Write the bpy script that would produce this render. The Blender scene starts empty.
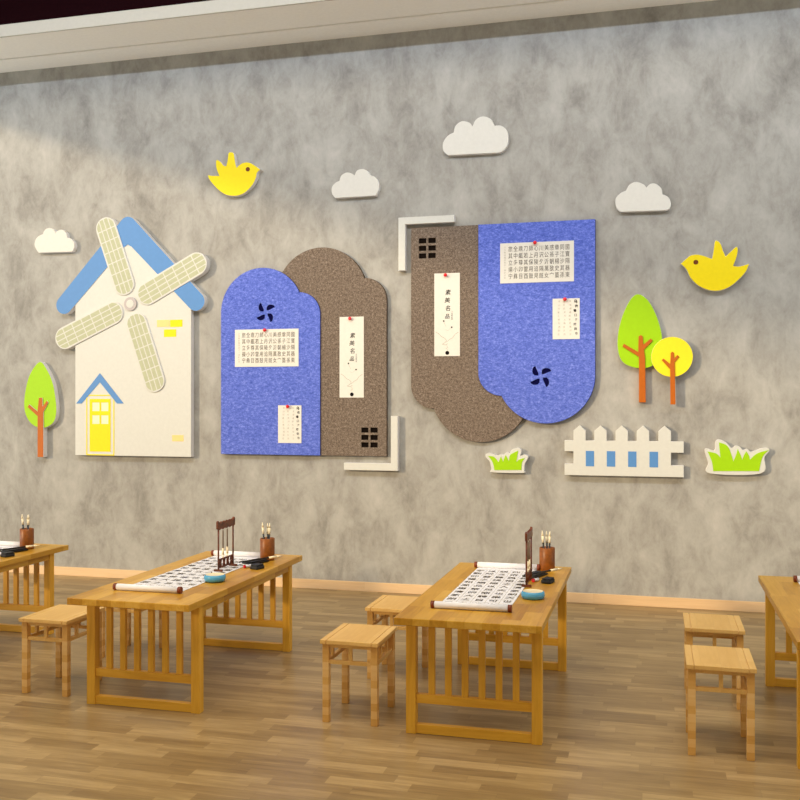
import bpy, bmesh, math, random
from mathutils import Vector, Matrix
random.seed(7)
C = bpy.context.scene.collection
PI = math.pi

# ------------------------------------------------------------------ materials
def lin(c):
    return tuple(((v/255)/12.92 if v/255 <= .04045 else ((v/255+.055)/1.055)**2.4) for v in c) + (1,)

class NT:
    """small helper around a node tree"""
    def __init__(s, name, rough=.6, spec=.3):
        s.m = bpy.data.materials.new(name); s.m.use_nodes = True
        s.t = s.m.node_tree; s.n = s.t.nodes; s.l = s.t.links
        s.b = s.n['Principled BSDF']
        s.b.inputs['Roughness'].default_value = rough
        s.b.inputs['Specular IOR Level'].default_value = spec
        s.m.diffuse_color = (.5, .5, .5, 1)
    def node(s, typ, **kw):
        n = s.n.new(typ)
        for k, v in kw.items(): setattr(n, k, v)
        return n
    def put(s, sock, v):
        if isinstance(v, bpy.types.NodeSocket): s.l.new(v, sock)
        else: sock.default_value = v
    def math(s, op, a, b=0.0, c=0.0):
        n = s.node('ShaderNodeMath', operation=op)
        s.put(n.inputs[0], a); s.put(n.inputs[1], b)
        if op in ('MULTIPLY_ADD',): s.put(n.inputs[2], c)
        return n.outputs[0]
    def coord(s, scale=(1, 1, 1), rot=(0, 0, 0), loc=(0, 0, 0)):
        tc = s.node('ShaderNodeTexCoord'); mp = s.node('ShaderNodeMapping')
        mp.inputs['Scale'].default_value = scale; mp.inputs['Rotation'].default_value = rot
        mp.inputs['Location'].default_value = loc
        s.l.new(tc.outputs['Object'], mp.inputs['Vector'])
        return mp.outputs[0]
    def noise(s, vec, scale, detail=4, rough=.55, dist=0.0):
        n = s.node('ShaderNodeTexNoise')
        s.put(n.inputs['Vector'], vec); n.inputs['Scale'].default_value = scale
        n.inputs['Detail'].default_value = detail; n.inputs['Roughness'].default_value = rough
        n.inputs['Distortion'].default_value = dist
        return n.outputs['Fac']
    def ramp(s, fac, stops):
        r = s.node('ShaderNodeValToRGB'); e = r.color_ramp.elements
        while len(e) < len(stops): e.new(.5)
        for i, (p, c) in enumerate(stops): e[i].position = p; e[i].color = lin(c)
        s.put(r.inputs[0], fac); return r.outputs[0]
    def mix(s, fac, a, b, mode='MIX'):
        n = s.node('ShaderNodeMix', data_type='RGBA', blend_type=mode)
        s.put(n.inputs[0], fac); s.put(n.inputs[6], a); s.put(n.inputs[7], b)
        return n.outputs[2]
    def color(s, c): s.put(s.b.inputs['Base Color'], c)
    def bump(s, h, strength, dist=.01):
        n = s.node('ShaderNodeBump'); n.inputs['Strength'].default_value = strength
        n.inputs['Distance'].default_value = dist
        s.put(n.inputs['Height'], h); s.l.new(n.outputs[0], s.b.inputs['Normal'])

def plain(name, c, rough=.55, spec=.3, var=.03):
    t = NT(name, rough, spec)
    f = t.noise(t.coord(), 30, 3)
    lo = tuple(max(0, v*(1-var)) for v in c); hi = tuple(min(255, v*(1+var)) for v in c)
    t.color(t.ramp(f, [(.3, lo), (.7, hi)]))
    return t.m

def felt(name, lo, mid, hi, sx, sz):
    t = NT(name, .95, .05)
    f1 = t.noise(t.coord((sx, 1, sz)), 44, 5, .8)
    f2 = t.noise(t.coord((sx, 1, sz), loc=(3, 1, 2)), 105, 3, .7)
    f = t.math('ADD', t.math('MULTIPLY', f1, .55), t.math('MULTIPLY', f2, .45))
    t.color(t.ramp(f, [(.34, lo), (.5, mid), (.66, hi)]))
    t.bump(f2, .35, .004)
    return t.m

def staves(name, run, across, length, width, dark, mid, light, seam=.55, rough=.45, spec=.35, contrast=1.0, grain=.5, bump=.08):
    """strip parquet / glued staves: 'run' is the axis the staves run along, 'across' the axis they are laid across"""
    t = NT(name, rough, spec)
    tc = t.node('ShaderNodeTexCoord'); sp = t.node('ShaderNodeSeparateXYZ')
    t.l.new(tc.outputs['Object'], sp.inputs[0])
    ax = {'x': 0, 'y': 1, 'z': 2}
    U = sp.outputs[ax[run]]; V = sp.outputs[ax[across]]
    v = t.math('DIVIDE', V, width); row = t.math('FLOOR', v)
    wn = t.node('ShaderNodeTexWhiteNoise', noise_dimensions='1D'); t.l.new(row, wn.inputs['W'])
    u = t.math('ADD', t.math('DIVIDE', U, length), t.math('MULTIPLY', wn.outputs['Value'], 7.3))
    col = t.math('FLOOR', u)
    cb = t.node('ShaderNodeCombineXYZ'); t.l.new(col, cb.inputs[0]); t.l.new(row, cb.inputs[1])
    w2 = t.node('ShaderNodeTexWhiteNoise', noise_dimensions='3D'); t.l.new(cb.outputs[0], w2.inputs['Vector'])
    cell = w2.outputs['Value']
    # grain, stretched along the run, shifted per stave
    sc = [18, 18, 18]; sc[ax[run]] = 1.6
    add = t.node('ShaderNodeVectorMath', operation='MULTIPLY_ADD')
    t.l.new(tc.outputs['Object'], add.inputs[0]); add.inputs[1].default_value = sc
    cs = t.node('ShaderNodeVectorMath', operation='SCALE'); t.l.new(cb.outputs[0], cs.inputs[0]); cs.inputs['Scale'].default_value = 3.7
    t.l.new(cs.outputs[0], add.inputs[2])
    g1 = t.noise(add.outputs[0], 1.0, 5, .65, .6)
    g2 = t.noise(add.outputs[0], 4.0, 3, .6)
    blot = t.noise(t.coord(), 1.3, 4, .6)
    f = t.math('MULTIPLY', t.math('SUBTRACT', cell, .5), .62*contrast)
    f = t.math('ADD', f, t.math('MULTIPLY', t.math('SUBTRACT', g1, .5), grain*1.5))
    f = t.math('ADD', f, t.math('MULTIPLY', t.math('SUBTRACT', g2, .5), grain*.5))
    f = t.math('ADD', f, t.math('MULTIPLY', t.math('SUBTRACT', blot, .5), .5*contrast))
    f = t.math('ADD', f, .5)
    base = t.ramp(f, [(.12, dark), (.5, mid), (.88, light)])
    # seams
    fv = t.math('FRACT', v); fu = t.math('FRACT', u)
    ev = t.math('MINIMUM', fv, t.math('SUBTRACT', 1.0, fv)); eu = t.math('MINIMUM', fu, t.math('SUBTRACT', 1.0, fu))
    sv = t.math('LESS_THAN', t.math('MULTIPLY', ev, width), .0012); su = t.math('LESS_THAN', t.math('MULTIPLY', eu, length), .0012)
    sm = t.math('MULTIPLY', t.math('MAXIMUM', sv, su), seam)
    dk = tuple(v*.6 for v in dark)
    t.color(t.mix(sm, base, lin(dk)))
    t.bump(g1, bump, .003)
    return t.m

M = {}
def wall_mat():
    t = NT('brushed plaster', .8, .15)
    a = t.noise(t.coord((1.35, 1, .85), (0, .6, 0)), 1.6, 8, .64, .45)
    b = t.noise(t.coord((1.6, 1, .9), (0, -.7, 0), (4, 0, 2)), 3.4, 8, .68, .6)
    c = t.noise(t.coord((1, 1, .7), (0, .8, 0)), 15, 7, .75, .5)
    f = t.math('ADD', t.math('MULTIPLY', a, .48), t.math('MULTIPLY', b, .34))
    f = t.math('ADD', f, t.math('MULTIPLY', c, .18))
    colr = t.ramp(f, [(.35, WALL[0]), (.46, WALL[1]), (.54, WALL[2]), (.66, WALL[3])])
    t.color(colr); t.bump(f, .12, .01)
    return t.m
WALL = [(130, 128, 122), (158, 156, 149), (172, 171, 164), (188, 186, 179)]
M['wall'] = wall_mat()
M['floor'] = staves('oak strip parquet', 'x', 'y', .46, .100, (118, 93, 60), (156, 130, 87), (196, 168, 120), seam=.2, rough=.34, spec=.35, contrast=.5, grain=.55, bump=.02)
M['skirting'] = staves('pale skirting wood', 'x', 'z', 2.4, 1.0, (206, 168, 122), (230, 196, 150), (240, 212, 172), seam=0, contrast=.3, grain=.3)
M['top_wood'] = staves('honey oak table staves', 'y', 'x', .46, .105, (162, 110, 22), (198, 148, 46), (222, 178, 82), seam=.12, rough=.38, contrast=.55, grain=.5)
M['frame_wood'] = staves('honey oak frame', 'z', 'x', 1.3, 5.0, (186, 128, 28), (224, 170, 56), (238, 190, 84), seam=0, rough=.42, contrast=.12, grain=.5)
M['rail_wood'] = staves('honey oak rail', 'x', 'z', 1.3, 5.0, (186, 128, 28), (224, 170, 56), (238, 190, 84), seam=0, rough=.42, contrast=.12, grain=.5)
M['seat_wood'] = staves('pale pine seat', 'y', 'x', .9, .11, (206, 158, 84), (226, 184, 110), (240, 206, 140), seam=.1, rough=.42, contrast=.4, grain=.35)
M['leg_wood'] = staves('pale pine block leg', 'x', 'z', 9.0, .048, (200, 146, 70), (222, 174, 98), (240, 204, 142), seam=0, rough=.45, contrast=.7, grain=.25)
M['cream'] = plain('cream acrylic face', (212, 213, 205), .5, .25, .01)
M['white'] = plain('white board edge', (226, 224, 222), .6, .2, .01)
M['cloud'] = plain('white painted board', (220, 219, 210), .55, .2, .01)
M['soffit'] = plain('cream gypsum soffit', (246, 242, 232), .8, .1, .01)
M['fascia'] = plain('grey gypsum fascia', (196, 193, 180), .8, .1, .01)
M['maroon'] = plain('dark maroon paint', (34, 8, 12), .8, .05, .1)
M['blue'] = plain('sky blue paint', (90, 142, 200), .5, .25, .01)
M['yellow'] = plain('yellow paint', (242, 220, 4), .5, .25, .01)
M['green'] = plain('lime green paint', (160, 210, 12), .5, .25, .01)
M['lemon'] = plain('lemon yellow paint', (242, 226, 40), .5, .25, .01)
M['bark'] = plain('orange brown paint', (186, 98, 22), .5, .25, .02)
M['peach'] = plain('peach paint', (246, 212, 138), .5, .25, .01)
M['eye'] = plain('brown eye paint', (112, 58, 8), .5, .25, .02)
M['pane'] = plain('pale pane paint', (238, 232, 196), .5, .25, .01)
M['sail'] = plain('sage sail cell', (184, 188, 156), .6, .2, .02)
M['ring'] = plain('grey ring paint', (186, 178, 176), .5, .3, .02)
M['blue_felt'] = felt('blue felt', (60, 80, 166), (95, 114, 207), (142, 158, 238), .6, 1.1)
M['brown_felt'] = felt('brown felt', (74, 62, 52), (116, 103, 91), (170, 156, 141), .9, .9)
M['blue_edge'] = plain('blue felt edge', (42, 54, 120), .95, .05, .1)
M['brown_edge'] = plain('brown felt edge', (84, 70, 56), .95, .05, .1)
M['hole'] = plain('dark navy backing', (10, 10, 60), .9, .05, .1)
M['hole_black'] = plain('black backing', (22, 16, 12), .9, .05, .1)
M['paper'] = plain('ivory paper', (226, 224, 214), .8, .1, .01)
M['scroll_paper'] = plain('white scroll paper', (232, 232, 236), .8, .1, .01)
M['ink'] = plain('black ink', (24, 22, 22), .8, .1, .05)
M['ink_soft'] = plain('brown ink', (80, 72, 60), .8, .1, .05)
M['ink_pale'] = plain('pale grey ink', (176, 172, 160), .8, .1, .05)
M['red'] = plain('red plastic', (226, 18, 34), .3, .5, .02)
M['rosewood'] = plain('dark rosewood', (92, 44, 22), .4, .4, .25)
M['pot_wood'] = plain('reddish brown wood', (134, 76, 24), .4, .4, .12)
M['roller_end'] = plain('brown roller knob', (120, 52, 24), .4, .4, .1)
M['black'] = plain('black lacquer', (22, 22, 24), .35, .4, .05)
M['stone'] = plain('dark slate', (38, 40, 44), .55, .3, .1)
M['hair'] = plain('cream brush hair', (240, 228, 196), .8, .1, .04)
M['grey_handle'] = plain('grey brown bamboo handle', (112, 94, 76), .5, .3, .06)
M['celadon'] = plain('turquoise glaze', (80, 158, 198), .18, .5, .02)
M['bowl_inside'] = plain('cream glaze', (238, 224, 184), .3, .4, .02)
M['court'] = plain('pale courtyard paving', (178, 172, 160), .9, .1, .05)
M['render'] = plain('pale wall render', (206, 202, 192), .9, .1, .03)

# ------------------------------------------------------------------ mesh helpers
def box(bm, a, b, mi=0):
    """axis aligned box from corner a to corner b"""
    vs = [bm.verts.new((x, y, z)) for x in (a[0], b[0]) for y in (a[1], b[1]) for z in (a[2], b[2])]
    fs = []
    for q in ((0, 1, 3, 2), (4, 6, 7, 5), (0, 4, 5, 1), (2, 3, 7, 6), (0, 2, 6, 4), (1, 5, 7, 3)):
        f = bm.faces.new([vs[i] for i in q]); f.material_index = mi; fs.append(f)
    return fs

def cyl(bm, a, b, r0, r1=None, seg=20, mi=0, caps=True):
    a, b = Vector(a), Vector(b); r1 = r0 if r1 is None else r1
    d = (b-a).normalized(); up = Vector((0, 0, 1)) if abs(d.z) < .9 else Vector((1, 0, 0))
    u = d.cross(up).normalized(); w = d.cross(u)
    A = [bm.verts.new(a+(u*math.cos(t)+w*math.sin(t))*r0) for t in [2*PI*i/seg for i in range(seg)]]
    B = [bm.verts.new(b+(u*math.cos(t)+w*math.sin(t))*r1) for t in [2*PI*i/seg for i in range(seg)]]
    for i in range(seg):
        f = bm.faces.new((A[i], A[(i+1) % seg], B[(i+1) % seg], B[i])); f.material_index = mi; f.smooth = True
    if caps:
        for ring in (A, B[::-1]):
            f = bm.faces.new(ring); f.material_index = mi

def lathe(bm, prof, seg=32, mi=0, c=(0, 0, 0)):
    rings = []
    for r, z in prof:
        if r < 1e-5: rings.append([bm.verts.new((c[0], c[1], c[2]+z))])
        else: rings.append([bm.verts.new((c[0]+r*math.cos(2*PI*i/seg), c[1]+r*math.sin(2*PI*i/seg), c[2]+z)) for i in range(seg)])
    for A, B in zip(rings, rings[1:]):
        for i in range(seg):
            j = (i+1) % seg
            if len(A) == 1 and len(B) == 1: continue
            if len(A) == 1: f = bm.faces.new((A[0], B[i], B[j]))
            elif len(B) == 1: f = bm.faces.new((A[i], B[0], A[j]))
            else: f = bm.faces.new((A[i], B[i], B[j], A[j]))
            f.material_index = mi; f.smooth = True

def build(name, bm, mats, parent=None, bevel=0, loc=(0, 0, 0)):
    bmesh.ops.recalc_face_normals(bm, faces=bm.faces)
    if bevel:
        es = [e for e in bm.edges if len(e.link_faces) == 2 and e.calc_face_angle(0) > .6]
        bmesh.ops.bevel(bm, geom=es, offset=bevel, segments=2, affect='EDGES', profile=.5)
        bmesh.ops.recalc_face_normals(bm, faces=bm.faces)
    me = bpy.data.meshes.new(name); bm.to_mesh(me); bm.free()
    for m in (mats if isinstance(mats, (list, tuple)) else [mats]): me.materials.append(m)
    o = bpy.data.objects.new(name, me); C.objects.link(o); o.location = loc
    if parent: o.parent = parent
    return o

def boxes(name, lst, mat, parent=None, bevel=.002):
    bm = bmesh.new()
    for a, b in lst: box(bm, a, b)
    return build(name, bm, mat, parent, bevel)

def smooth(pts, n=6):
    """closed Catmull-Rom through the points; points with a third entry are sharp corners"""
    P = [Vector(p[:2]) for p in pts]; K = [len(p) > 2 for p in pts]; N = len(P); out = []
    for i in range(N):
        p0, p1, p2, p3 = P[i-1], P[i], P[(i+1) % N], P[(i+2) % N]
        if K[i]: p0 = p1
        if K[(i+1) % N]: p3 = p2
        for k in range(n):
            t = k/n
            q = .5*((2*p1)+(p2-p0)*t+(2*p0-5*p1+4*p2-p3)*t*t+(3*p1-p0-3*p2+p3)*t**3)
            out.append((q.x, q.y))
    return out

def arc(cx, cz, r, a0, a1, n=24):
    return [(cx+r*math.cos(math.radians(a0+(a1-a0)*i/n)), cz+r*math.sin(math.radians(a0+(a1-a0)*i/n))) for i in range(n+1)]

def slab(name, loops, y0, y1, mats, parent=None, bevel=.003, loc=(0, 0, 0)):
    """a board standing in the x-z plane from depth y0 (back) to y1 (front, the side seen from the room).
    loops[0] is the outline, further loops are holes or islands. mats[0] = front face, mats[1] = edges"""
    cu = bpy.data.curves.new(name, 'CURVE'); cu.dimensions = '2D'; cu.fill_mode = 'BOTH'
    for lp in loops:
        s = cu.splines.new('POLY'); s.points.add(len(lp)-1); s.use_cyclic_u = True
        for q, p in zip(s.points, lp): q.co = (p[0], p[1], 0, 1)
    th = abs(y1-y0)
    cu.extrude = th/2-bevel; cu.bevel_depth = bevel; cu.bevel_resolution = 1; cu.offset = -bevel
    ob = bpy.data.objects.new(name, cu); C.objects.link(ob)
    dg = bpy.context.evaluated_depsgraph_get(); dg.update()
    me = bpy.data.meshes.new_from_object(ob.evaluated_get(dg)); me.name = name
    bpy.data.objects.remove(ob); bpy.data.curves.remove(cu)
    R = Matrix(((1, 0, 0, 0), (0, 0, -1, (y0+y1)/2), (0, 1, 0, 0), (0, 0, 0, 1)))
    me.transform(R)
    bm = bmesh.new(); bm.from_mesh(me); bmesh.ops.remove_doubles(bm, verts=bm.verts, dist=1e-5)
    bmesh.ops.recalc_face_normals(bm, faces=bm.faces)
    me.materials.clear()
    for m in (list(mats)+[mats[-1]])[:2]: me.materials.append(m)
    for f in bm.faces: f.material_index = 0 if f.normal.y < -.6 else 1; f.smooth = False
    bm.to_mesh(me); bm.free()
    o = bpy.data.objects.new(name, me); C.objects.link(o); o.location = loc
    if parent: o.parent = parent
    return o

def rect(x0, z0, x1, z1): return [(x0, z0), (x1, z0), (x1, z1), (x0, z1)]

def text_bm(bm, s, size, pos, ux, uy, mi=0, align='CENTER', off=0.0):
    """text as flat filled shapes; pos = origin, ux / uy = directions of the writing line and of up"""
    cu = bpy.data.curves.new('t', 'FONT'); cu.body = s; cu.size = size; cu.align_x = align; cu.align_y = 'CENTER'
    cu.resolution_u = 1; cu.offset = off
    ob = bpy.data.objects.new('t', cu); C.objects.link(ob)
    dg = bpy.context.evaluated_depsgraph_get(); dg.update()
    me = bpy.data.meshes.new_from_object(ob.evaluated_get(dg))
    bpy.data.objects.remove(ob); bpy.data.curves.remove(cu)
    ux, uy = Vector(ux), Vector(uy); n = ux.cross(uy)
    me.transform(Matrix(((ux.x, uy.x, n.x, pos[0]), (ux.y, uy.y, n.y, pos[1]), (ux.z, uy.z, n.z, pos[2]), (0, 0, 0, 1))))
    k = len(bm.faces); bm.from_mesh(me); bm.faces.ensure_lookup_table()
    for f in bm.faces[k:]: f.material_index = mi
    bpy.data.meshes.remove(me)

def thing(name, label, cat, loc=(0, 0, 0), rz=0, group=None):
    o = bpy.data.objects.new(name, None); C.objects.link(o); o.empty_display_size = .1
    o.location = loc; o.rotation_euler = (0, 0, rz)
    return tag(o, label, cat, group)
def tag(o, label, cat, group=None):
    o['label'] = label; o['category'] = cat
    if group: o['group'] = group
    return o
def struct(o): o['kind'] = 'structure'; return o
def dup(root, loc, label, rz=None):
    def cp(o, par):
        c = o.copy(); C.objects.link(c); c.parent = par
        for ch in list(o.children): cp(ch, c)
        return c
    kids = list(root.children)
    r = root.copy(); C.objects.link(r); r.location = loc; r['label'] = label
    if rz is not None: r.rotation_euler = (0, 0, rz)
    for ch in kids: cp(ch, r)
    return r

# ------------------------------------------------------------------ the setting
SZ = 5.956      # underside of the soffit
def sbox(name, a, b, mat, bevel=0):
    bm = bmesh.new(); box(bm, a, b); return struct(build(name, bm, mat, None, bevel))
sbox('floor', (-9.5, -13, -.06), (8, .0, 0), M['floor'])
sbox('wall_back', (-9.5, 0, 0), (8, .2, 6.0), M['wall'])
sbox('wall_back_upper', (-9.5, 0.0, 6.0), (8, .2, 7.7), M['maroon'])
sbox('wall_right', (8, -13, 0), (8.2, .2, 7.7), M['render'])
sbox('wall_left', (-9.7, -13, SZ+.03), (-9.5, .2, 7.7), M['render'])      # header over the open glazed side
sbox('wall_sun_blocker', (-26, -13.2, 0), (-9.5, -13, 3.30), M['render'])          # unseen wall added outside to cut off the low sun
sbox('wall_front_inner', (-9.5, -13.2, 0), (8.2, -13, 7.7), M['render'])
sbox('ceiling', (-9.7, -13.2, 7.7), (8.2, .2, 7.85), M['maroon'])
sbox('ground', (-60, -40, -.2), (-9.5, 30, -.02), M['court'])
# perimeter soffit along the back wall: lower board, shadow groove, wider board, upright fascia
sbox('trim_1', (-9.5, -.36, SZ), (8, 0, SZ+.14), M['soffit'])
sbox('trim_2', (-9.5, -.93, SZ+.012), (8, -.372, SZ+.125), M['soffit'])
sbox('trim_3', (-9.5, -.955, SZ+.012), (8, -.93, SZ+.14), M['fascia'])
sbox('baseboard_back', (-9.5, -.02, 0), (8, 0, .1), M['skirting'], .003)

# ------------------------------------------------------------------ wall decorations
CLOUD_A = {'loc': (-6.78, 3.917), 'pts': [(-0.213, -0.14), (-0.248, -0.09), (-0.266, -0.043), (-0.254, 0.013), (-0.219, 0.052), (-0.177, 0.071), (-0.152, 0.075, 1), (-0.142, 0.105), (-0.113, 0.135), (-0.066, 0.145), (-0.019, 0.131), (0.01, 0.104), (0.02, 0.083, 1), (0.039, 0.105), (0.086, 0.118), (0.132, 0.103), (0.161, 0.066), (0.173, 0.018, 1), (0.214, 0.01), (0.248, -0.019), (0.266, -0.06), (0.263, -0.101), (0.24, -0.145)]}
CLOUD_B = {'loc': (-3.1, 4.369), 'pts': [(-0.226, -0.147), (-0.26, -0.099), (-0.263, -0.032), (-0.226, 0.015), (-0.178, 0.036, 1), (-0.156, 0.091), (-0.099, 0.12), (-0.043, 0.108), (-0.007, 0.082, 1), (0.021, 0.134), (0.083, 0.146), (0.139, 0.121), (0.172, 0.074, 1), (0.222, 0.053), (0.258, -0.003), (0.263, -0.075), (0.233, -0.145)]}
CLOUD_C = {'loc': (-1.797, 4.786), 'pts': [(-0.289, -0.185), (-0.34, -0.134), (-0.34, -0.048), (-0.292, 0.019), (-0.229, 0.049, 1), (-0.209, 0.118), (-0.141, 0.16), (-0.062, 0.138), (-0.031, 0.097, 1), (0.009, 0.168), (0.083, 0.193), (0.165, 0.156), (0.2, 0.088, 1), (0.27, 0.083), (0.332, 0.021), (0.34, -0.095), (0.297, -0.169), (0.247, -0.193)]}
CLOUD_D = {'loc': (-0.116, 4.064), 'pts': [(-0.216, -0.141), (-0.256, -0.098), (-0.264, -0.008), (-0.216, 0.046), (-0.162, 0.069, 1), (-0.129, 0.126), (-0.064, 0.149), (0.008, 0.119), (0.033, 0.087, 1), (0.073, 0.122), (0.123, 0.119), (0.176, 0.072), (0.187, 0.012, 1), (0.24, -0.016), (0.265, -0.073), (0.258, -0.128), (0.223, -0.148)]}
BIRD_A = {'loc': (-4.501, 4.55), 'pts': [(-0.314, 0.005, 1), (-0.25, -0.006), (-0.174, -0.01, 1), (-0.203, 0.052), (-0.216, 0.106), (-0.216, 0.164, 1), (-0.194, 0.166), (-0.155, 0.136), (-0.123, 0.1), (-0.092, 0.093, 1), (-0.076, 0.16), (-0.065, 0.232), (-0.039, 0.243), (-0.005, 0.23), (0.008, 0.174), (0.019, 0.111), (0.032, 0.066, 1), (0.087, 0.106), (0.149, 0.119), (0.212, 0.1), (0.264, 0.066), (0.315, 0.029, 1), (0.276, -0.002), (0.264, -0.054), (0.227, -0.124), (0.16, -0.192), (0.087, -0.232), (0.003, -0.243), (-0.092, -0.225), (-0.176, -0.173), (-0.25, -0.101), (-0.298, -0.04)], 'eye': [(0.167, 0.041), (0.191, 0.039)]}
BIRD_B = {'loc': (0.56, 3.354), 'pts': [(-0.317, 0.03, 1), (-0.265, 0.076), (-0.224, 0.107), (-0.166, 0.115), (-0.101, 0.099), (-0.025, 0.067, 1), (-0.012, 0.138), (-0.001, 0.222), (0.015, 0.244), (0.053, 0.212), (0.08, 0.134), (0.101, 0.086, 1), (0.149, 0.132), (0.2, 0.175), (0.213, 0.137), (0.197, 0.062), (0.17, -0.008, 1), (0.229, -0.015), (0.317, 0.007, 1), (0.285, -0.068), (0.221, -0.141), (0.141, -0.207), (0.044, -0.243), (-0.053, -0.235), (-0.15, -0.189), (-0.224, -0.11), (-0.265, -0.023)], 'eye': [(-0.175, 0.04), (-0.152, 0.039)]}
TREE_A = {'loc': (-6.96, 2.111), 'pts': [(-0.011, 0.385), (0.088, 0.294), (0.168, 0.13), (0.205, -0.054), (0.214, -0.196), (0.177, -0.319), (0.06, -0.385), (-0.058, -0.373), (-0.152, -0.308), (-0.214, -0.177), (-0.209, 0.008), (-0.143, 0.234)], 'trunk': [(-0.03, -0.73), (-0.03, -0.381), (-0.03, -0.25), (-0.163, -0.144), (-0.144, -0.111), (-0.03, -0.193), (-0.012, -0.033), (0.035, -0.033), (0.04, -0.135), (0.096, -0.066), (0.115, -0.094), (0.049, -0.201), (0.049, -0.728)]}
TREE_B = {'loc': (-0.144, 2.732), 'pts': [(-0.013, 0.367), (0.082, 0.296), (0.159, 0.146), (0.205, -0.017), (0.213, -0.135), (0.188, -0.253), (0.131, -0.336), (0.039, -0.367), (-0.077, -0.354), (-0.17, -0.3), (-0.213, -0.189), (-0.213, -0.025), (-0.17, 0.154), (-0.091, 0.316)], 'trunk': [(-0.01, -0.706), (-0.01, -0.255), (-0.169, -0.151), (-0.155, -0.122), (-0.016, -0.207), (-0.013, -0.053), (0.007, -0.038), (0.027, -0.053), (0.033, -0.134), (0.105, -0.075), (0.122, -0.099), (0.039, -0.184), (0.05, -0.267), (0.056, -0.706)]}
TREE_C = {'loc': (0.16, 2.472), 'pts': [(0.0, 0.204), (0.189, -0.001), (0.0, -0.204), (-0.188, 0.003)], 'trunk': [(-0.014, -0.466), (-0.017, -0.122), (-0.096, -0.03), (-0.079, -0.016), (-0.017, -0.069), (-0.011, 0.039), (0.003, 0.051), (0.02, 0.039), (0.02, -0.017), (0.051, 0.018), (0.068, 0.0), (0.025, -0.055), (0.028, -0.129), (0.034, -0.466)]}
GRASS_A = {'loc': (0.764, 1.501), 'pts': [(-0.248, -0.165), (-0.264, -0.063), (-0.295, 0.053), (-0.275, 0.077), (-0.206, 0.06), (-0.195, 0.142), (-0.164, 0.165), (-0.104, 0.143), (-0.049, 0.085), (-0.013, 0.106), (0.023, 0.101), (0.058, 0.066), (0.094, 0.078), (0.132, 0.05), (0.218, 0.083), (0.278, 0.089), (0.294, 0.061), (0.251, -0.003), (0.218, -0.156)], 'green': [(-0.217, -0.141, 1), (-0.231, -0.048), (-0.27, 0.048, 1), (-0.192, 0.031), (-0.151, -0.009, 1), (-0.159, 0.069), (-0.165, 0.139, 1), (-0.082, 0.099), (-0.032, -0.042, 1), (-0.005, 0.028), (0.006, 0.077, 1), (0.036, 0.014), (0.047, -0.029, 1), (0.063, 0.015), (0.085, 0.055, 1), (0.11, 0.015), (0.118, -0.025, 1), (0.186, 0.037), (0.291, 0.07, 1), (0.232, 0.003), (0.202, -0.133, 1)]}
GRASS_B = {'loc': (-1.469, 1.433), 'pts': [(-0.151, -0.127), (-0.158, -0.091), (-0.176, -0.021), (-0.217, 0.031), (-0.215, 0.06), (-0.183, 0.072), (-0.133, 0.061), (-0.101, 0.047), (-0.069, 0.058), (-0.037, 0.055), (-0.002, 0.08), (0.027, 0.07), (0.051, 0.106), (0.108, 0.128), (0.143, 0.114), (0.149, 0.086), (0.139, 0.047), (0.178, 0.061), (0.217, 0.045), (0.213, 0.017), (0.185, -0.036), (0.178, -0.106), (0.16, -0.128)], 'green': [(-0.127, -0.103, 1), (-0.133, -0.063), (-0.154, -0.006), (-0.191, 0.039, 1), (-0.133, 0.033), (-0.083, -0.021, 1), (-0.072, 0.009), (-0.059, 0.038, 1), (-0.047, 0.009), (-0.037, -0.017, 1), (-0.026, 0.017), (-0.01, 0.054, 1), (0.009, 0.017), (0.024, -0.012, 1), (0.031, 0.046), (0.066, 0.075), (0.119, 0.1, 1), (0.108, 0.033), (0.1, -0.018, 1), (0.129, 0.009), (0.187, 0.026, 1), (0.157, -0.022), (0.152, -0.097, 1)]}

def cloud(d, label):
    o = slab('cloud_cutout', [smooth([d['pts'][0]+(1,)]+d['pts'][1:-1]+[d['pts'][-1]+(1,)])], 0, -.06, (M['cloud'], M['white']), None, .004, (d['loc'][0], 0, d['loc'][1]))
    return tag(o, label, 'wall decoration', 'white cloud cutouts on the wall')
cloud(CLOUD_A, 'small white cloud cutout on the wall left of the windmill roof')
cloud(CLOUD_B, 'white cloud cutout on the wall between the left yellow bird and the highest cloud')
cloud(CLOUD_C, 'largest and highest white cloud cutout on the wall')
cloud(CLOUD_D, 'white cloud cutout on the wall above the right yellow bird and tall tree')

def bird(d, label):
    t = thing('bird_cutout', label, 'wall decoration', (d['loc'][0], 0, d['loc'][1]), 0, 'yellow bird cutouts on the wall')
    slab('body', [smooth(d['pts'])], 0, -.07, (M['yellow'], M['white']), t, .003)
    e, f = d['eye']; r = abs(f[0]-e[0])
    slab('eye', [arc(e[0], e[1], r, 0, 345, 23)], -.069, -.074, (M['eye'], M['eye']), t, .001)
bird(BIRD_A, 'yellow bird cutout facing right, high on the wall above the windmill and brown board')
bird(BIRD_B, 'yellow bird cutout facing left on the wall above the two trees')

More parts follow.
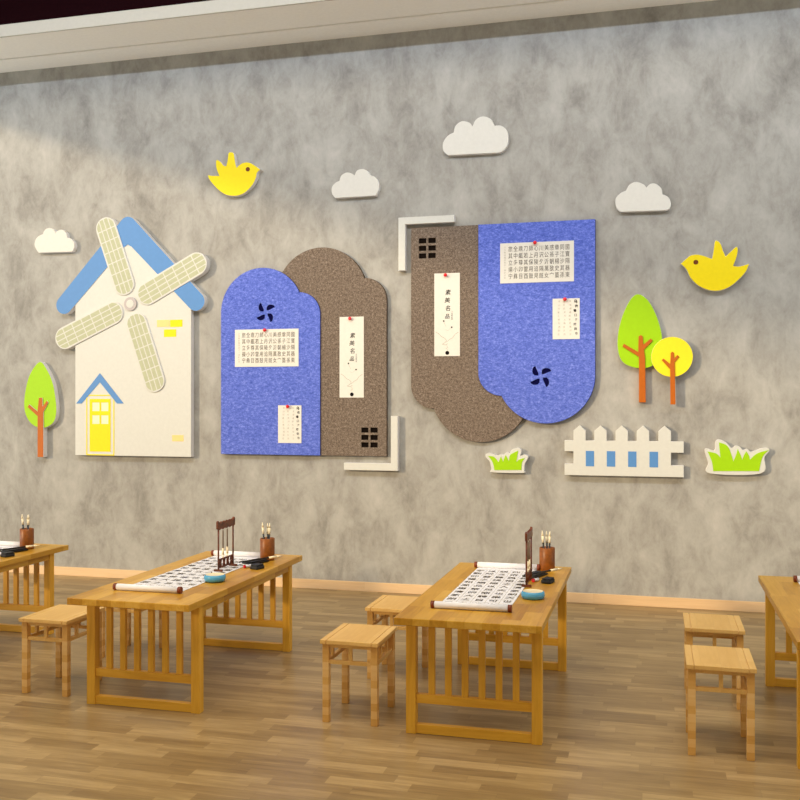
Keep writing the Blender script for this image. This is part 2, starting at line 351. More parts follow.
def tree(d, tc, mat, name, label, circle=False):
    t = thing(name, label, 'wall decoration', (d['loc'][0], 0, d['loc'][1]))
    if circle:
        p = d['pts']; rx = (p[1][0]-p[3][0])/2; rz = (p[0][1]-p[2][1])/2; r = (rx+rz)/2
        lp = arc((p[1][0]+p[3][0])/2, (p[0][1]+p[2][1])/2, r, 0, 354, 59)
    else: lp = smooth(d['pts'])
    yb = -.0615 if circle else 0
    slab('crown', [lp], yb, -tc, (mat, M['white']), t, .003)
    slab('trunk', [smooth([p+(1,) for p in d['trunk']], 1)], yb, -tc-.012, (M['bark'], M['bark'] if circle or tc < .07 else M['white']), t, .003)
tree(TREE_A, .07, M['green'], 'tree_cutout', 'green tree cutout with brown trunk on the wall left of the windmill')
tree(TREE_B, .06, M['green'], 'tree_cutout', 'tall green tree cutout on the wall beside the round yellow tree')
tree(TREE_C, .098, M['lemon'], 'tree_cutout', 'small round yellow tree cutout overlapping the tall green one', True)

def grass(d, label):
    t = thing('grass_cutout', label, 'wall decoration', (d['loc'][0], 0, d['loc'][1]), 0, 'green grass cutouts on the wall')
    slab('backing', [smooth(d['pts'])], 0, -.072, (M['cream'], M['white']), t, .003)
    slab('blades', [smooth(d['green'])], -.0715, -.076, (M['green'], M['green']), t, .0005)
grass(GRASS_A, 'larger green grass tuft cutout with white outline, right of the picket fence')
grass(GRASS_B, 'smaller green grass tuft cutout with white outline, left of the picket fence')

# picket fence: one board cut as a comb, blue panels between the rails
t = thing('fence_cutout', 'white picket fence cutout with four blue panels on the wall', 'wall decoration', (-.305, 0, 1.293))
px = [-.428, -.222, -.015, .19, .397]; hw = .06
L = [(-.577, 0), (.577, 0), (.577, .115), (px[4]+hw, .115), (px[4]+hw, .24), (.577, .24), (.577, .35), (px[4]+hw, .35)]
for i in range(4, -1, -1):
    L += [(px[i]+hw, .45), (px[i], .503), (px[i]-hw, .45)]
    if i: L += [(px[i]-hw, .35), (px[i-1]+hw, .35)]
L += [(px[0]-hw, .35), (-.577, .35), (-.577, .24), (px[0]-hw, .24), (px[0]-hw, .115), (-.577, .115)]
slab('pickets', [L], 0, -.075, (M['cream'], M['white']), t, .003)
for i in range(4):
    slab('blue_panel', [rect(px[i]+hw+.002, .093, px[i+1]-hw-.002, .247)], -.0745, -.077, (M['blue'], M['blue']), t, .0005)

# L-shaped corner brackets
def bracket(pts, loc, label):
    o = slab('corner_bracket', [pts], 0, -.075, (M['cream'], M['white']), None, .005, loc)
    return tag(o, label, 'wall decoration', 'white corner brackets on the wall')
bracket([(-.598, 0), (0, 0), (0, .58), (-.076, .58), (-.076, .078), (-.598, .078)], (-2.624, 0, 1.300), 'white L-shaped corner bracket at the lower right of the left board')
bracket([(0, 0), (.076, 0), (.076, .485), (.602, .485), (.602, .56), (0, .56)], (-2.618, 0, 3.414), 'white L-shaped corner bracket at the upper left of the right board')

# ------------------------------------------------------------------ windmill
WX, WZ = -6.491, 1.412
t = thing('windmill_cutout', 'large cream windmill cutout with blue roof and four sails on the wall', 'wall decoration', (WX, 0, WZ))
body = [(0, 0), (1.472, 0), (1.472, 1.68), (.69, 2.54), (.66, 2.55), (.63, 2.53), (0, 1.76)]
slab('house_body', [body], 0, -.075, (M['cream'], M['white']), t, .003)
def stroke(p, hw):
    """outline of a bent band through three points with round ends and a softened apex"""
    a, b, c = [Vector(q) for q in p]
    d1 = (b-a).normalized(); d2 = (c-b).normalized(); n1 = Vector((-d1.y, d1.x)); n2 = Vector((-d2.y, d2.x))
    bis = (n1+n2).normalized(); k = hw/max(.3, bis.dot(n1))
    m = b+bis*(k-hw)
    top = [tuple(m+n1.lerp(n2, s/6).normalized()*hw) for s in range(7)]
    an = math.degrees(math.atan2(n2.y, n2.x)); q = b-bis*k
    low = [tuple(q+d2*.06), tuple(q+d2*.03-bis*.012), tuple(q-bis*.018), tuple(q-d1*.03-bis*.012), tuple(q-d1*.06)]
    am = math.degrees(math.atan2(-n1.y, -n1.x))
    return [tuple(a+n1*hw)] + top + [tuple(c+n2*hw)] + arc(c.x, c.y, hw, an, an-180, 14)[1:-1] + [tuple(c-n2*hw)] + low + \
        [tuple(a-n1*hw)] + arc(a.x, a.y, hw, am, am-180, 14)[1:-1]
slab('roof', [stroke([(-.142, 1.742), (.683, 2.578), (1.535, 1.739)], .106)], 0, -.082, (M['blue'], M['white']), t, .003)
bm = bmesh.new(); cyl(bm, (1.47, -.03, 2.03), (1.62, -.03, 2.075), .028)
build('roof_peg', bm, M['white'], t)
HX, HZ = .721, 1.732
def sail(ang):
    th = math.radians(ang); dx, dz = math.cos(th), math.sin(th); nx, nz = -dz, dx
    def m(u, v): return (HX+dx*u+nx*v, HZ+dz*u+nz*v)
    r0, r1, hw = .245, .925, .130
    loop = [m(r0+hw*math.cos(a), hw*math.sin(a)) for a in [PI/2+PI*i/14 for i in range(15)]] + \
           [m(r1+hw*math.cos(a), hw*math.sin(a)) for a in [-PI/2+PI*i/14 for i in range(15)]]
    o = slab('sail', [loop], 0, -.09, (M['cream'], M['white']), t, .003)
    # window-like grid of the sail: four columns, eight rows, trimmed by the rounded ends
    bm = bmesh.new(); hi = hw-.014; w = 2*hi/4; g = .006; rows = 7
    lo, up = r0-hi, r1+hi; st = (up-lo)/rows
    for c in range(4):
        v0, v1 = -hi+c*w+g, -hi+(c+1)*w-g
        vs = [v0+(v1-v0)*k/4 for k in range(5)]
        for r in range(rows):
            a, b = lo+r*st+g, lo+(r+1)*st-g
            bot = [max(a, r0-math.sqrt(max(0, hi*hi-v*v))) for v in vs]; top = [min(b, r1+math.sqrt(max(0, hi*hi-v*v))) for v in vs]
            for k in range(4):
                if top[k]-bot[k] < .004 and top[k+1]-bot[k+1] < .004: continue
                q = [(bot[k], vs[k]), (max(top[k], bot[k]+.001), vs[k]), (max(top[k+1], bot[k+1]+.001), vs[k+1]), (bot[k+1], vs[k+1])]
                bm.faces.new([bm.verts.new((m(*p)[0], -.0912, m(*p)[1])) for p in q])
    bmesh.ops.remove_doubles(bm, verts=bm.verts, dist=1e-5)
    ex = bmesh.ops.extrude_face_region(bm, geom=bm.faces[:])
    for v in [e for e in ex['geom'] if isinstance(e, bmesh.types.BMVert)]: v.co.y += .0025
    build('sail_grid', bm, M['sail'], o)
for a in (109.6, 27.3, 203.8, 289): sail(a)
slab('hub_ring', [arc(HX, HZ, .078, 0, 350, 35)], -.075, -.094, (M['ring'], M['ring']), t, .002)
slab('hub_cap', [arc(HX, HZ, .048, 0, 350, 35)], -.09, -.098, (M['cream'], M['white']), t, .002)
dr = slab('door', [rect(.146, .002, .509, .698), rect(.158, .014, .497, .686)], -.0745, -.0775, (M['yellow'], M['yellow']), t, .0005)
slab('door_leaf', [rect(.19, .045, .461, .65)] + [rect(x, z, x+.094, z+.1) for x in (.224, .339) for z in (.363, .51)], -.0745, -.0785, (M['yellow'], M['yellow']), dr, .0005)
for x in (.224, .339):
    for z in (.363, .51): slab('door_pane', [rect(x, z, x+.094, z+.1)], -.0745, -.0765, (M['pane'], M['pane']), dr, .0003)
slab('porch_roof', [[(.013, .597), (.085, .597), (.323, .842), (.545, .597), (.629, .598), (.323, .947)]], -.0745, -.079, (M['blue'], M['blue']), t, .0005)
for x0, z0, x1, z1, m in ((1.05, 1.463, 1.208, 1.542, 'peach'), (1.214, 1.460, 1.367, 1.540, 'yellow'), (1.138, 1.349, 1.29, 1.433, 'yellow'), (1.239, .174, 1.382, .244, 'peach')):
    slab('brick', [rect(x0, z0, x1, z1)], -.0745, -.0775, (M[m], M[m]), t, .0005)

# ------------------------------------------------------------------ felt boards
def blue_loop():
    a = arc(.487, 1.565, .487, 180, 25.7, 40)
    b = arc(.925, 1.53, .241, 90, 0, 16)
    return [(0, 0)] + a + b + [(1.166, 0)]
def brown_loop():
    a = arc(1.17, 1.73, .52, 160, 19.3, 40)
    b = arc(1.662, 1.66, .245, 88, 0, 16)
    return [(1.15, 0), (1.15, 1.2), (.70, 1.5)] + a + b + [(1.907, 0)]
def fan(cx, cz):
    blade = [(-.055, .107), (-.074, .094), (-.083, .072), (-.084, .048), (-.077, .028), (-.062, .013), (-.026, .011), (-.023, .029), (-.034, .056), (-.046, .080)]
    out = []
    for k in range(4):
        c, s = [(1, 0), (0, -1), (-1, 0), (0, 1)][k]
        out.append([(cx+x*c-z*s, cz+x*s+z*c) for x, z in blade])
    return out
def board(label, loc, flip):
    t = thing('notice_board', label, 'notice board', loc, 0)
    f = (lambda l: [(1.907-x, 2.29-z) for x, z in l]) if flip else (lambda l: l)
    fx, fz = (1.363, .716) if flip else (.535, 1.56)
    fans = fan(fx, fz)
    bl = slab('blue_felt_panel', [f([(x*(1.018 if flip else 1), z) for x, z in blue_loop()])]+fans, 0, -.062, (M['blue_felt'], M['blue_edge']), t, .004)
    for q in fans: 
        cx = sum(p[0] for p in q)/len(q); cz = sum(p[1] for p in q)/len(q)
        slab('fan_cutout', [[(cx+(x-cx)*1.06, cz+(z-cz)*1.06) for x, z in q]], -.002, -.05, (M['hole'], M['hole']), bl, .001)
    wins = []
    for x in (0, .102):
        for z in (0, .079, .158): wins.append(rect(x, z, x+.078, z+.052))
    wx, wz = (.085, 1.966) if flip else (1.627, .095)
    wins = [[(wx+x, wz+z) for x, z in w] for w in wins]
    br = slab('brown_felt_panel', [f(brown_loop())]+wins, 0, -.046, (M['brown_felt'], M['brown_edge']), t, .004)
    slab('window_cutout', [rect(wx-.01, wz-.01, wx+.19, wz+.22)], -.002, -.03, (M['hole_black'], M['hole_black']), br, .001)
board('felt board with rounded tops, blue half left and brown half right, beside the windmill', (-4.661, 0, 1.450), False)
board('upside-down felt board with rounded bottoms, brown half left and blue half right', (-2.486, 0, 1.573), True)

# pinned sheets -----------------------------------------------------
ROWS = ['旅全鼎刀師心川美感章同國', '其中甗若上月沢公孫子江寶', '立多尊其保陵夕沂朝楊沙隔', '揚小卯雷用追隔萬敔史其器', '宁彝目酉鼓見既女宀簋孫東']
UX, UZ = (1, 0, 0), (0, 0, 1)
def sheet_base(w, h, loc, y, label):
    t = thing('calligraphy_sheet', label, 'paper sheet', (loc[0], y, loc[1]))
    bm = bmesh.new(); box(bm, (-w/2, -.004, -h), (w/2, 0, 0)); build('paper', bm, M['paper'], t)
    return t
def seal_sheet(loc, y, label):
    t = sheet_base(.748, .41, loc, y, label)
    bm = bmesh.new()
    for r, s in enumerate(ROWS):
        for c, ch in enumerate(s):
            text_bm(bm, ch, .046, (-.268+c*.0525, -.0048, -.066-r*.070), UX, (0, 0, 1.32))
    build('seal_script', bm, M['ink_soft'], t)
    bm = bmesh.new()
    for r in range(13): text_bm(bm, '己丑春月臨古金文一通於北室'[r], .02, (-.325, -.0048, -.045-r*.026), UX, UZ)
    build('side_inscription', bm, M['ink_pale'], t)
    return t
def cursive_sheet(loc, y, label):
    t = sheet_base(.27, .41, loc, y, label)
    bm = bmesh.new()
    col = '乌衣巷口夕陽斜也'
    for r, ch in enumerate(col): text_bm(bm, ch, .038 if r < 1 else .030, (.095+.008*math.sin(r*2.1), -.0048, -.034-r*.046), UX, UZ, off=.0012 if r < 3 else .0004)
    build('bold_column', bm, M['ink'], t)
    bm = bmesh.new(); src = '朱雀橋邊野草花舊時王謝堂前燕飛入尋常百姓家山行遠上寒石徑斜白雲生處有人家'
    k = 0
    for c in range(3):
        for r in range(10):
            text_bm(bm, src[k % len(src)], .022, (.04-c*.056+.005*math.sin(k), -.0048, -.03-r*.037), UX, UZ); k += 1
    build('faint_columns', bm, M['ink_pale'], t)
    return t
def strip_sheet(loc, y, label):
    t = sheet_base(.272, .866, loc, y, label)
    bm = bmesh.new()
    for r, ch in enumerate('素美名品'): text_bm(bm, ch, .060 if r < 3 else .054, (.008+.004*(-1)**r, -.0048, -.205-r*.083), UX, (.12, 0, 1), off=.0006)
    for r in range(5): text_bm(bm, '己丑春月書'[r], .017, (.053, -.0048, -.405-r*.019), UX, UZ)
    for x, z, r in ((-.035, -.50, .009), (.05, -.566, .009)): 
        bmesh.ops.create_circle(bm, cap_ends=True, segments=10, radius=r, matrix=Matrix.Translation((x, -.0048, z)) @ Matrix.Rotation(PI/2, 4, 'X'))
    bmesh.ops.create_circle(bm, cap_ends=True, segments=20, radius=.021, matrix=Matrix.Translation((.003, -.0048, -.832)) @ Matrix.Rotation(PI/2, 4, 'X'))
    build('writing', bm, M['ink'], t)
    bm = bmesh.new()
    def line(p, w=.0022):
        for a, b in zip(p, p[1:]):
            a = Vector((a[0], -.0046, a[1])); b = Vector((b[0], -.0046, b[1])); d = (b-a).normalized(); n = Vector((-d.z, 0, d.x))*w
            bm.faces.new([bm.verts.new(v) for v in (a+n, b+n, b-n, a-n)])
    line([(-.12, -.612), (-.09, -.63), (-.055, -.665), (-.03, -.675), (-.005, -.70), (-.015, -.72), (-.05, -.742), (-.015, -.75), (.01, -.735)])
    line([(-.005, -.72), (.03, -.69), (.06, -.675), (.085, -.64), (.12, -.618)])
    line([(-.035, -.505), (-.01, -.56)], .001); line([(.045, -.57), (.01, -.60), (-.02, -.59)], .001)
    line([(-.005, -.755), (.012, -.775), (-.01, -.785), (.008, -.8)], .0015)
    build('landscape_lines', bm, M['ink_pale'], t)
    return t
YB, YK = -.0625, -.0465    # front of blue and of brown felt
def pin(x, z, y, label):
    bm = bmesh.new(); prof = [(0, .0), (.013, .0), (.010, .006), (.009, .014), (.017, .020), (.019, .026), (.015, .033), (0, .035)]
    lathe(bm, prof, 16)
    for v in bm.verts: v.co = Vector((v.co.x, -v.co.z, v.co.y))
    o = build('push_pin', bm, M['red'], None, 0, (x, y-.0042, z))
    return tag(o, label, 'push pin', 'red push pins')
seal_sheet((-4.116, 2.826), YB, 'wide seal-script sheet pinned to the blue half of the left board')
pin(-4.128, 2.815, YB, 'red push pin on the wide seal-script sheet of the left board')
cursive_sheet((-3.844, 1.992), YB, 'small cursive sheet pinned low on the blue half of the left board')
pin(-3.86, 1.98, YB, 'red push pin on the small cursive sheet of the left board')
strip_sheet((-3.142, 2.942), YK, 'tall narrow calligraphy strip pinned to the brown half of the left board')
pin(-3.155, 2.922, YK, 'red push pin on the tall narrow strip of the left board')
seal_sheet((-1.163, 3.657), YB, 'wide seal-script sheet pinned at the top of the right board')
pin(-1.178, 3.648, YB, 'red push pin on the wide seal-script sheet of the right board')
cursive_sheet((-.867, 3.075), YB, 'small cursive sheet pinned at the right edge of the right board')
pin(-.877, 3.066, YB, 'red push pin on the small cursive sheet of the right board')
strip_sheet((-2.098, 3.374), YK, 'tall narrow calligraphy strip pinned to the brown half of the right board')
pin(-2.11, 3.352, YK, 'red push pin on the tall narrow strip of the right board')

# ------------------------------------------------------------------ tables
TL = -4.33; TLEN = 2.03; TW = .872      # world y of the front edge, length, width
def make_table(loc, label):
    """origin: front left corner of the top, on the floor"""
    t = thing('writing_table', label, 'table', loc, 0, 'long wooden writing tables')
    boxes('tabletop', [((-.010, 0, .705), (TW, TLEN, .75))], M['top_wood'], t, .004)
    f0, f1 = .185, TLEN-.185
    x0, x1 = .018, TW-.020; lw = .062
    for y0 in (f0, f1-lw):
        for xx in (x0, x1-lw): boxes('leg', [((xx, y0, 0), (xx+lw, y0+lw, .705))], M['frame_wood'], t, .003)
        a, b = x0+lw, x1-lw; ym = y0+lw/2
        boxes('foot_rail', [((a, ym-.022, .002), (b, ym+.022, .058))], M['rail_wood'], t, .002)
        boxes('middle_rail', [((a, ym-.02, .188), (b, ym+.02, .243))], M['rail_wood'], t, .002)
        boxes('top_rail', [((a, ym-.016, .675), (b, ym+.016, .705))], M['rail_wood'], t, .002)
        for k in range(6):
            c = a+(b-a)*(k+.92)/6.84
            boxes('slat', [((c-.02, ym-.014, .243), (c+.02, ym+.014, .675))], M['frame_wood'], t, .002)
    for xx in (x0+.006, x1-.034): boxes('apron', [((xx, f0+lw, .655), (xx+.028, f1-lw, .705))], M['top_wood'], t, .002)
    return t
T0 = make_table((-1.5, TL, 0), 'wooden writing table right of centre, between the middle stools and the right stools')
XT = [(-3.725, 'wooden writing table left of centre, below the left felt board'),
      (-5.955, 'wooden writing table cut off by the left edge of the photo'),
      (.75, 'wooden writing table cut off by the right edge of the photo')]
for x, lb in XT: dup(T0, (x, TL, 0), lb)

# ------------------------------------------------------------------ stools
def make_stool(loc, label):
    t = thing('stool', label, 'stool', loc, 0, 'square-legged wooden stools')
    W, D, H = .382, .478, .528; gx = .15
    boxes('seat', [((-W/2, -D/2, H-.024), (-gx-.002, D/2, H)), ((-gx+.002, -D/2+.0, H-.024), (gx-.002, D/2, H)),
                   ((gx+.002, -D/2, H-.024), (W/2, D/2, H)), ((-W/2+.01, -D/2+.01, H-.03), (W/2-.01, D/2-.01, H-.006))], M['seat_wood'], t, .002)
    lw = .043; lx, ly = W/2-.009, D/2-.022
    for sx in (-1, 1):
        for sy in (-1, 1):
            a = (sx*lx, sy*ly); b = (sx*(lx-lw), sy*(ly-lw))
            boxes('leg', [((min(a[0], b[0]), min(a[1], b[1]), 0), (max(a[0], b[0]), max(a[1], b[1]), H-.024))], M['leg_wood'], t, .003)
    for s in (-1, 1):
        yc = s*(ly-lw/2); xc = s*(lx-lw/2)
        ex, ey = lx-lw, ly-lw
        boxes('seat_rail', [((-ex, yc-.011, H-.052), (ex, yc+.011, H-.024))], M['seat_wood'], t, .0015)
        boxes('seat_rail', [((xc-.011, -ey, H-.052), (xc+.011, ey, H-.024))], M['seat_wood'], t, .0015)
        boxes('stretcher', [((-ex, yc-.012, .372), (ex, yc+.012, .396))], M['seat_wood'], t, .0015)
        boxes('stretcher', [((xc-.012, -ey, .372), (xc+.012, ey, .396))], M['seat_wood'], t, .0015)
        boxes('strut', [((-.012, yc-.009, .396), (.012, yc+.009, H-.052))], M['seat_wood'], t, .001)
        for q in (-.075, .075): boxes('strut', [((xc-.009, q-.012, .396), (xc+.009, q+.012, H-.052))], M['seat_wood'], t, .001)
    return t
S0 = make_stool((-1.865, -3.868, 0), 'nearer wooden stool at the left side of the middle table')
for x, y, lb in ((-1.865, -2.885, 'farther wooden stool at the left side of the middle table, partly behind the tabletop corner'),
                 (-4.10, -3.835, 'wooden stool at the left side of the left-hand table, near the left photo edge'),
                 (-4.10, -2.885, 'farther stool beside the left-hand table, seen only through its slats'),
                 (.366, -3.868, 'nearer wooden stool in the pair at right, left of the cut-off table'),
                 (.384, -2.935, 'farther wooden stool in the pair at right, behind the nearer one')):
    dup(S0, (x, y, 0), lb)

# ------------------------------------------------------------------ writing tools on the tables
TZ = .7502
NAMES = {0: 'middle table', 1: 'left-hand table', 2: 'table at the left photo edge', 3: 'table at the right photo edge'}
XO = {0: -1.5, 1: -3.725, 2: -5.955, 3: .75}

def make_scroll(loc, label):
    """origin: front left end of the near roller; runs away along y"""
    t = thing('calligraphy_scroll', label, 'scroll', loc, 0, 'white calligraphy scrolls on the tables')
    w, L, r = .49, 1.5, .0215
    bm = bmesh.new()
    box(bm, (.02, 0.0, 0), (w-.02, L, .0025)); build('paper', bm, M['scroll_paper'], t)
    for y in (0, L):
        bm = bmesh.new(); cyl(bm, (.0145, y, r+.002), (w-.0145, y, r+.002), r, seg=24)
        ro = build('roller', bm, M['scroll_paper'], t)
        for a, b in ((-.008, .014), (w-.014, w+.008)):
            bm = bmesh.new(); cyl(bm, (a, y, r+.002), (b, y, r+.002), r+.0015, seg=24); build('roller_knob', bm, M['roller_end'], ro)
    bm = bmesh.new(); box(bm, (.035, .085, .0025), (.385, .096, .0055)); build('edge_strip', bm, M['roller_end'], t)
    bm = bmesh.new()
    src = '天朗氣清惠風和暢仰觀宇宙之大俯察品類之盛所以遊目騁懷足以極視聽之娛信可樂也夫人之相與俯仰一世'
    k = 0
    for c in range(5):
        for q in range(11):
            text_bm(bm, src[k % len(src)], .066, (.062+c*.091, .17+q*.118, .0035), (1.0, 0, 0), (0, 1.1, 0), off=.0004); k += 1
    build('ink_characters', bm, M['ink_soft'], t)
    bm = bmesh.new()
    for c in range(6): box(bm, (.0165+c*.091, .115, .0025), (.0182+c*.091, 1.42, .0031))
    for q in range(12): box(bm, (.0165, .112+q*.118, .0025), (.4725, .1137+q*.118, .0031))
    build('ruled_lines', bm, M['ink_pale'], t)
    return t

def hand_brush(name, a, b, label, wet=True):
    """a writing brush lying or standing from its end a to its hair tip b"""
    a, b = Vector(a), Vector(b); d = (b-a); L = d.length; d.normalize()
    t = thing(name, label, 'brush', a)
    bm = bmesh.new(); cyl(bm, (0, 0, 0), d*(L*.68), .0055, .007, 12); build('handle', bm, M['black'], t)
    bm = bmesh.new(); cyl(bm, d*(L*.68), d*(L*.86), .0085, .0095, 12); cyl(bm, d*(L*.86), d*L, .0095, .002, 12); build('hair', bm, M['hair'], t)
    return t

def make_pot(loc, label):
    t = thing('brush_pot', label, 'brush pot', loc, 0, 'round wooden brush pots on the tables')
    bm = bmesh.new(); lathe(bm, [(0, 0), (.056, 0), (.059, .004), (.059, .172), (.056, .175), (.052, .172), (.052, .012), (0, .012)], 36)
    build('pot_wall', bm, M['pot_wood'], t)
    return t

def make_bowl(loc, label):
    t = thing('water_dish', label, 'bowl', loc, 0, 'turquoise water dishes on the tables')
    bm = bmesh.new(); lathe(bm, [(0, 0), (.058, 0), (.072, .006), (.078, .02), (.077, .036), (.072, .046), (.066, .049)], 40)
    build('glazed_body', bm, M['celadon'], t)
    bm = bmesh.new(); lathe(bm, [(.0665, .049), (.063, .046), (.03, .045), (0, .045)], 40)
    build('cream_pad', bm, M['bowl_inside'], t)
    return t

def make_rack(loc, label):
    """brush hanging frame, standing along y"""
    t = thing('brush_rack', label, 'brush rack', loc, 0, 'carved brush hanging racks on the tables')
    L, H = .26, .345
    for y in (0, L):
        bm = bmesh.new(); cyl(bm, (0, y, .006), (0, y, H-.02), .0065, seg=12); build('post', bm, M['rosewood'], t)
        boxes('foot', [((-.035, y-.009, 0), (.035, y+.009, .016))], M['rosewood'], t, .003)
    # carved crest: wavy outline
    bm = bmesh.new(); n = 28; top = []; 
    for i in range(n+1):
        y = -.022+(L+.044)*i/n; u = i/n
        top.append((y, H+.012+.017*abs(math.sin(u*PI*6))+.016*(1 if u < .05 or u > .95 else 0)))
    lo = [(y, H-.022-.010*abs(math.sin(i/n*PI*5))) for i, (y, z) in enumerate(top)]
    for sgn in (-1, 1):
        for i in range(n):
            vs = [bm.verts.new((sgn*.008, *p)) for p in (lo[i], lo[i+1], top[i+1], top[i])]; bm.faces.new(vs if sgn > 0 else vs[::-1])
    ring = lo+top[::-1]
    for i in range(len(ring)):
        p, q = ring[i], ring[(i+1) % len(ring)]
        bm.faces.new([bm.verts.new(v) for v in ((-.008, *p), (-.008, *q), (.008, *q), (.008, *p))])
    bmesh.ops.remove_doubles(bm, verts=bm.verts, dist=1e-5)
    build('carved_crest', bm, M['rosewood'], t)
    # openwork base panel: rails and curls
    bm = bmesh.new()
    box(bm, (-.006, 0, .022), (.006, L, .032)); box(bm, (-.006, 0, .082), (.006, L, .092))
    for k in range(4):
        c = L*(k+.5)/4
        for s in (-1, 1): cyl(bm, (0, c+s*.020, .032), (0, c-s*.004, .082), .004, seg=8); cyl(bm, (0, c+s*.004, .032), (0, c+s*.02, .082), .004, seg=8)
    build('openwork_panel', bm, M['rosewood'], t)
    return t
def hung_brush(loc, label):
    t = thing('hanging_brush', label, 'brush', loc, 0, 'brushes hanging in the racks')
    bm = bmesh.new(); cyl(bm, (0, 0, 0), (0, 0, -.02), .0015, seg=6); cyl(bm, (0, 0, -.02), (0, 0, -.155), .005, .0055, 12); build('handle', bm, M['grey_handle'], t)
    bm = bmesh.new(); cyl(bm, (0, 0, -.155), (0, 0, -.205), .008, .009, 12); cyl(bm, (0, 0, -.205), (0, 0, -.245), .009, .001, 12); build('hair', bm, M['hair'], t)
    return t
def make_ink(loc, label, rz=0):
    t = thing('inkstone', label, 'inkstone', loc, rz, 'dark inkstones on the tables')
    bm = bmesh.new(); box(bm, (-.036, -.047, 0), (.036, .047, .026)); build('stone_base', bm, M['stone'], t, .008)
    bm = bmesh.new(); box(bm, (-.032, -.043, .0262), (.032, .043, .038)); build('stone_lid', bm, M['stone'], t, .006)
    return t
def make_slab(loc, label, rz=0):
    t = thing('ink_tray', label, 'tray', loc, rz, 'black ink trays on the tables')
    bm = bmesh.new(); box(bm, (-.056, -.10, 0), (.056, .10, .012)); build('tray_base', bm, M['black'], t, .003)
    bm = bmesh.new(); box(bm, (-.045, -.088, .0122), (.045, .088, .022)); build('tray_top', bm, M['stone'], t, .004)
    return t
def make_seal(loc, label, rz=0):
    t = thing('name_seal', label, 'seal', loc, rz, 'small white seals with red ends on the tables')
    bm = bmesh.new(); cyl(bm, (0, 0, .011), (0, .055, .011), .011, seg=16); build('seal_body', bm, M['scroll_paper'], t)
    bm = bmesh.new(); cyl(bm, (0, -.012, .011), (0, -.0005, .011), .012, seg=16); build('red_end', bm, M['red'], t)
    return t

sc0 = pot0 = None
for k in (0, 1, 2, 3):
    X = XO[k]; nm = NAMES[k]
    loc = (X+(.155 if k < 3 else .215), -4.012, TZ)
    if k == 0: sc0 = make_scroll(loc, 'unrolled white calligraphy scroll on the '+nm)
    else: dup(sc0, loc, 'unrolled white calligraphy scroll on the '+nm)
    if k == 3: continue
    # pot and its brushes
    lift = .003 if k else 0
    px_, py_ = {0: (-.796, -2.49), 1: (-.82, -2.597), 2: (-.845, -2.597)}[k]; px_ += X+1.5
    if k == 0: pot0 = make_pot((px_, py_, TZ), 'reddish brown brush pot on the '+nm)
    else: dup(pot0, (px_, py_, TZ+lift), 'reddish brown brush pot on the '+nm)
    for j, (ax, ay, bx, by, bz) in enumerate([(-.012, -.01, -.036, -.018, .305), (.004, .012, -.008, .022, .295), (.014, -.006, .022, -.004, .300)]):
        w = ['leftmost brush', 'middle brush', 'rightmost brush'][j]
        b = hand_brush('writing_brush', (px_+ax, py_+ay, TZ+.0165+lift), (px_+bx, py_+by, TZ+bz), w+' standing hair-up in the pot on the '+nm)
        b['group'] = 'brushes standing in pots'
    # rack with two hanging brushes
    rx, ry = X+1.5+{0: -.862, 1: -.965, 2: -.90}[k], -3.20
    if k < 2:
        if k == 0: rk0 = make_rack((rx, ry, TZ+.003), 'carved dark wood brush hanging rack on the '+nm); 
        else: dup(rk0, (rx, ry, TZ+.003), 'carved dark wood brush hanging rack on the '+nm)
        for j, dy in enumerate((.08, .155)):
            lb = ['nearer', 'farther'][j]+' of the two brushes hanging in the rack on the '+nm
            if k == 0 and j == 0: hb0 = hung_brush((rx, ry+dy, TZ+.3235), lb)
            else: dup(hb0, (rx, ry+dy, TZ+.3235), lb)
        loc = (X+(.727, .680)[k], -3.56, TZ+lift)
        if k == 0: bw0 = make_bowl(loc, 'turquoise water dish with cream top on the '+nm)
        else: dup(bw0, loc, 'turquoise water dish with cream top on the '+nm)
    # inkstone, tray, lying brush, seal
    li = (X+.765, -3.0, TZ); ls = (X+.645, -2.755, TZ+.003); le = (X+.665, -3.0, TZ+.003)
    if k == 0:
        ik0 = make_ink(li, 'dark rounded inkstone on the '+nm, -.3)
        sl0 = make_slab(ls, 'black ink tray beside the brush pot on the '+nm, -.35)
        se0 = make_seal(le, 'small white seal with red end at the foot of the rack on the '+nm, -.5)
    else:
        dup(ik0, li, 'dark rounded inkstone on the '+nm)
        dup(sl0, ls, 'black ink tray beside the brush pot on the '+nm)
        dup(se0, le, 'small white seal with red end at the foot of the rack on the '+nm if k < 2 else 'small white seal with red end on the '+nm)
    b = hand_brush('writing_brush', (X+.59, -2.95, TZ+.036), (X+.835, -2.60-.06, TZ+.05), 'black brush lying across the ink tray on the '+nm)
    b['group'] = 'brushes lying on ink trays'

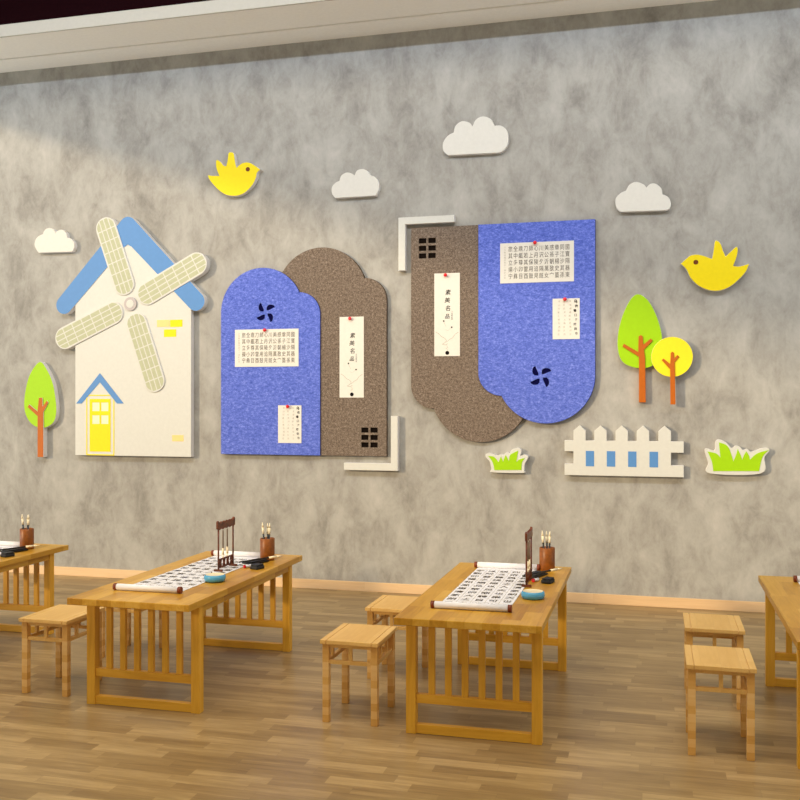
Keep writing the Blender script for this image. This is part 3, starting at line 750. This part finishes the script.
# ------------------------------------------------------------------ light
def sun(name, d, strength, col, ang):
    l = bpy.data.lights.new(name, 'SUN'); l.energy = strength; l.color = col; l.angle = math.radians(ang)
    o = bpy.data.objects.new(name, l); C.objects.link(o); o.rotation_euler = Vector(d).to_track_quat('-Z', 'Y').to_euler(); return o
def area(name, loc, d, sx, sy, e, col, spread=180):
    l = bpy.data.lights.new(name, 'AREA'); l.shape = 'RECTANGLE'; l.size = sx; l.size_y = sy; l.energy = e; l.color = col; l.spread = math.radians(spread)
    o = bpy.data.objects.new(name, l); C.objects.link(o); o.location = loc; o.rotation_euler = Vector(d).to_track_quat('-Z', 'Z').to_euler(); return o
sun('evening_sun', (.9, 1, -.285), 2.25, (1.0, .77, .48), 3.5)
# long linear ceiling lamp washing the back wall from the front
area('wall_washer_lamp', (-.75, -5.5, 6.77), (0, 1, -.2), 17, .07, 390, (.67, .785, 1.0))
# added upward fill from low at both sides to brighten the soffit, no real fixtures
area('soffit_fill', (-11.2, -5, .3), (.45, .05, 1), 2.5, 10, 290, (.80, .92, 1.0))
area('soffit_fill', (6.8, -5, .3), (-.45, .05, 1), 2, 9, 290, (.80, .92, 1.0))
# big soft fill light added overhead for ambient brightness, not a real panel
area('overhead_fill', (-2.5, -6.5, 7.6), (0, 0, -1), 12, 6, 730, (1.0, .84, .60))
w = bpy.data.worlds.new('World'); bpy.context.scene.world = w; w.use_nodes = True
bg = w.node_tree.nodes['Background']; bg.inputs[0].default_value = (.84, .90, 1.0, 1); bg.inputs[1].default_value = 0.62

# ------------------------------------------------------------------ camera
cam = bpy.data.cameras.new('camera'); cam.lens = 43.245; cam.sensor_width = 36
co = bpy.data.objects.new('camera', cam); C.objects.link(co); co.location = (0, -9.87, 2.05)
co.rotation_euler = (PI/2, 0, math.atan(255/961))
sc = bpy.context.scene; sc.camera = co
sc.view_settings.view_transform = 'Standard'; sc.view_settings.look = 'None'
sc.view_settings.exposure = 0.0; sc.view_settings.gamma = 1; sc.view_settings.use_curve_mapping = False
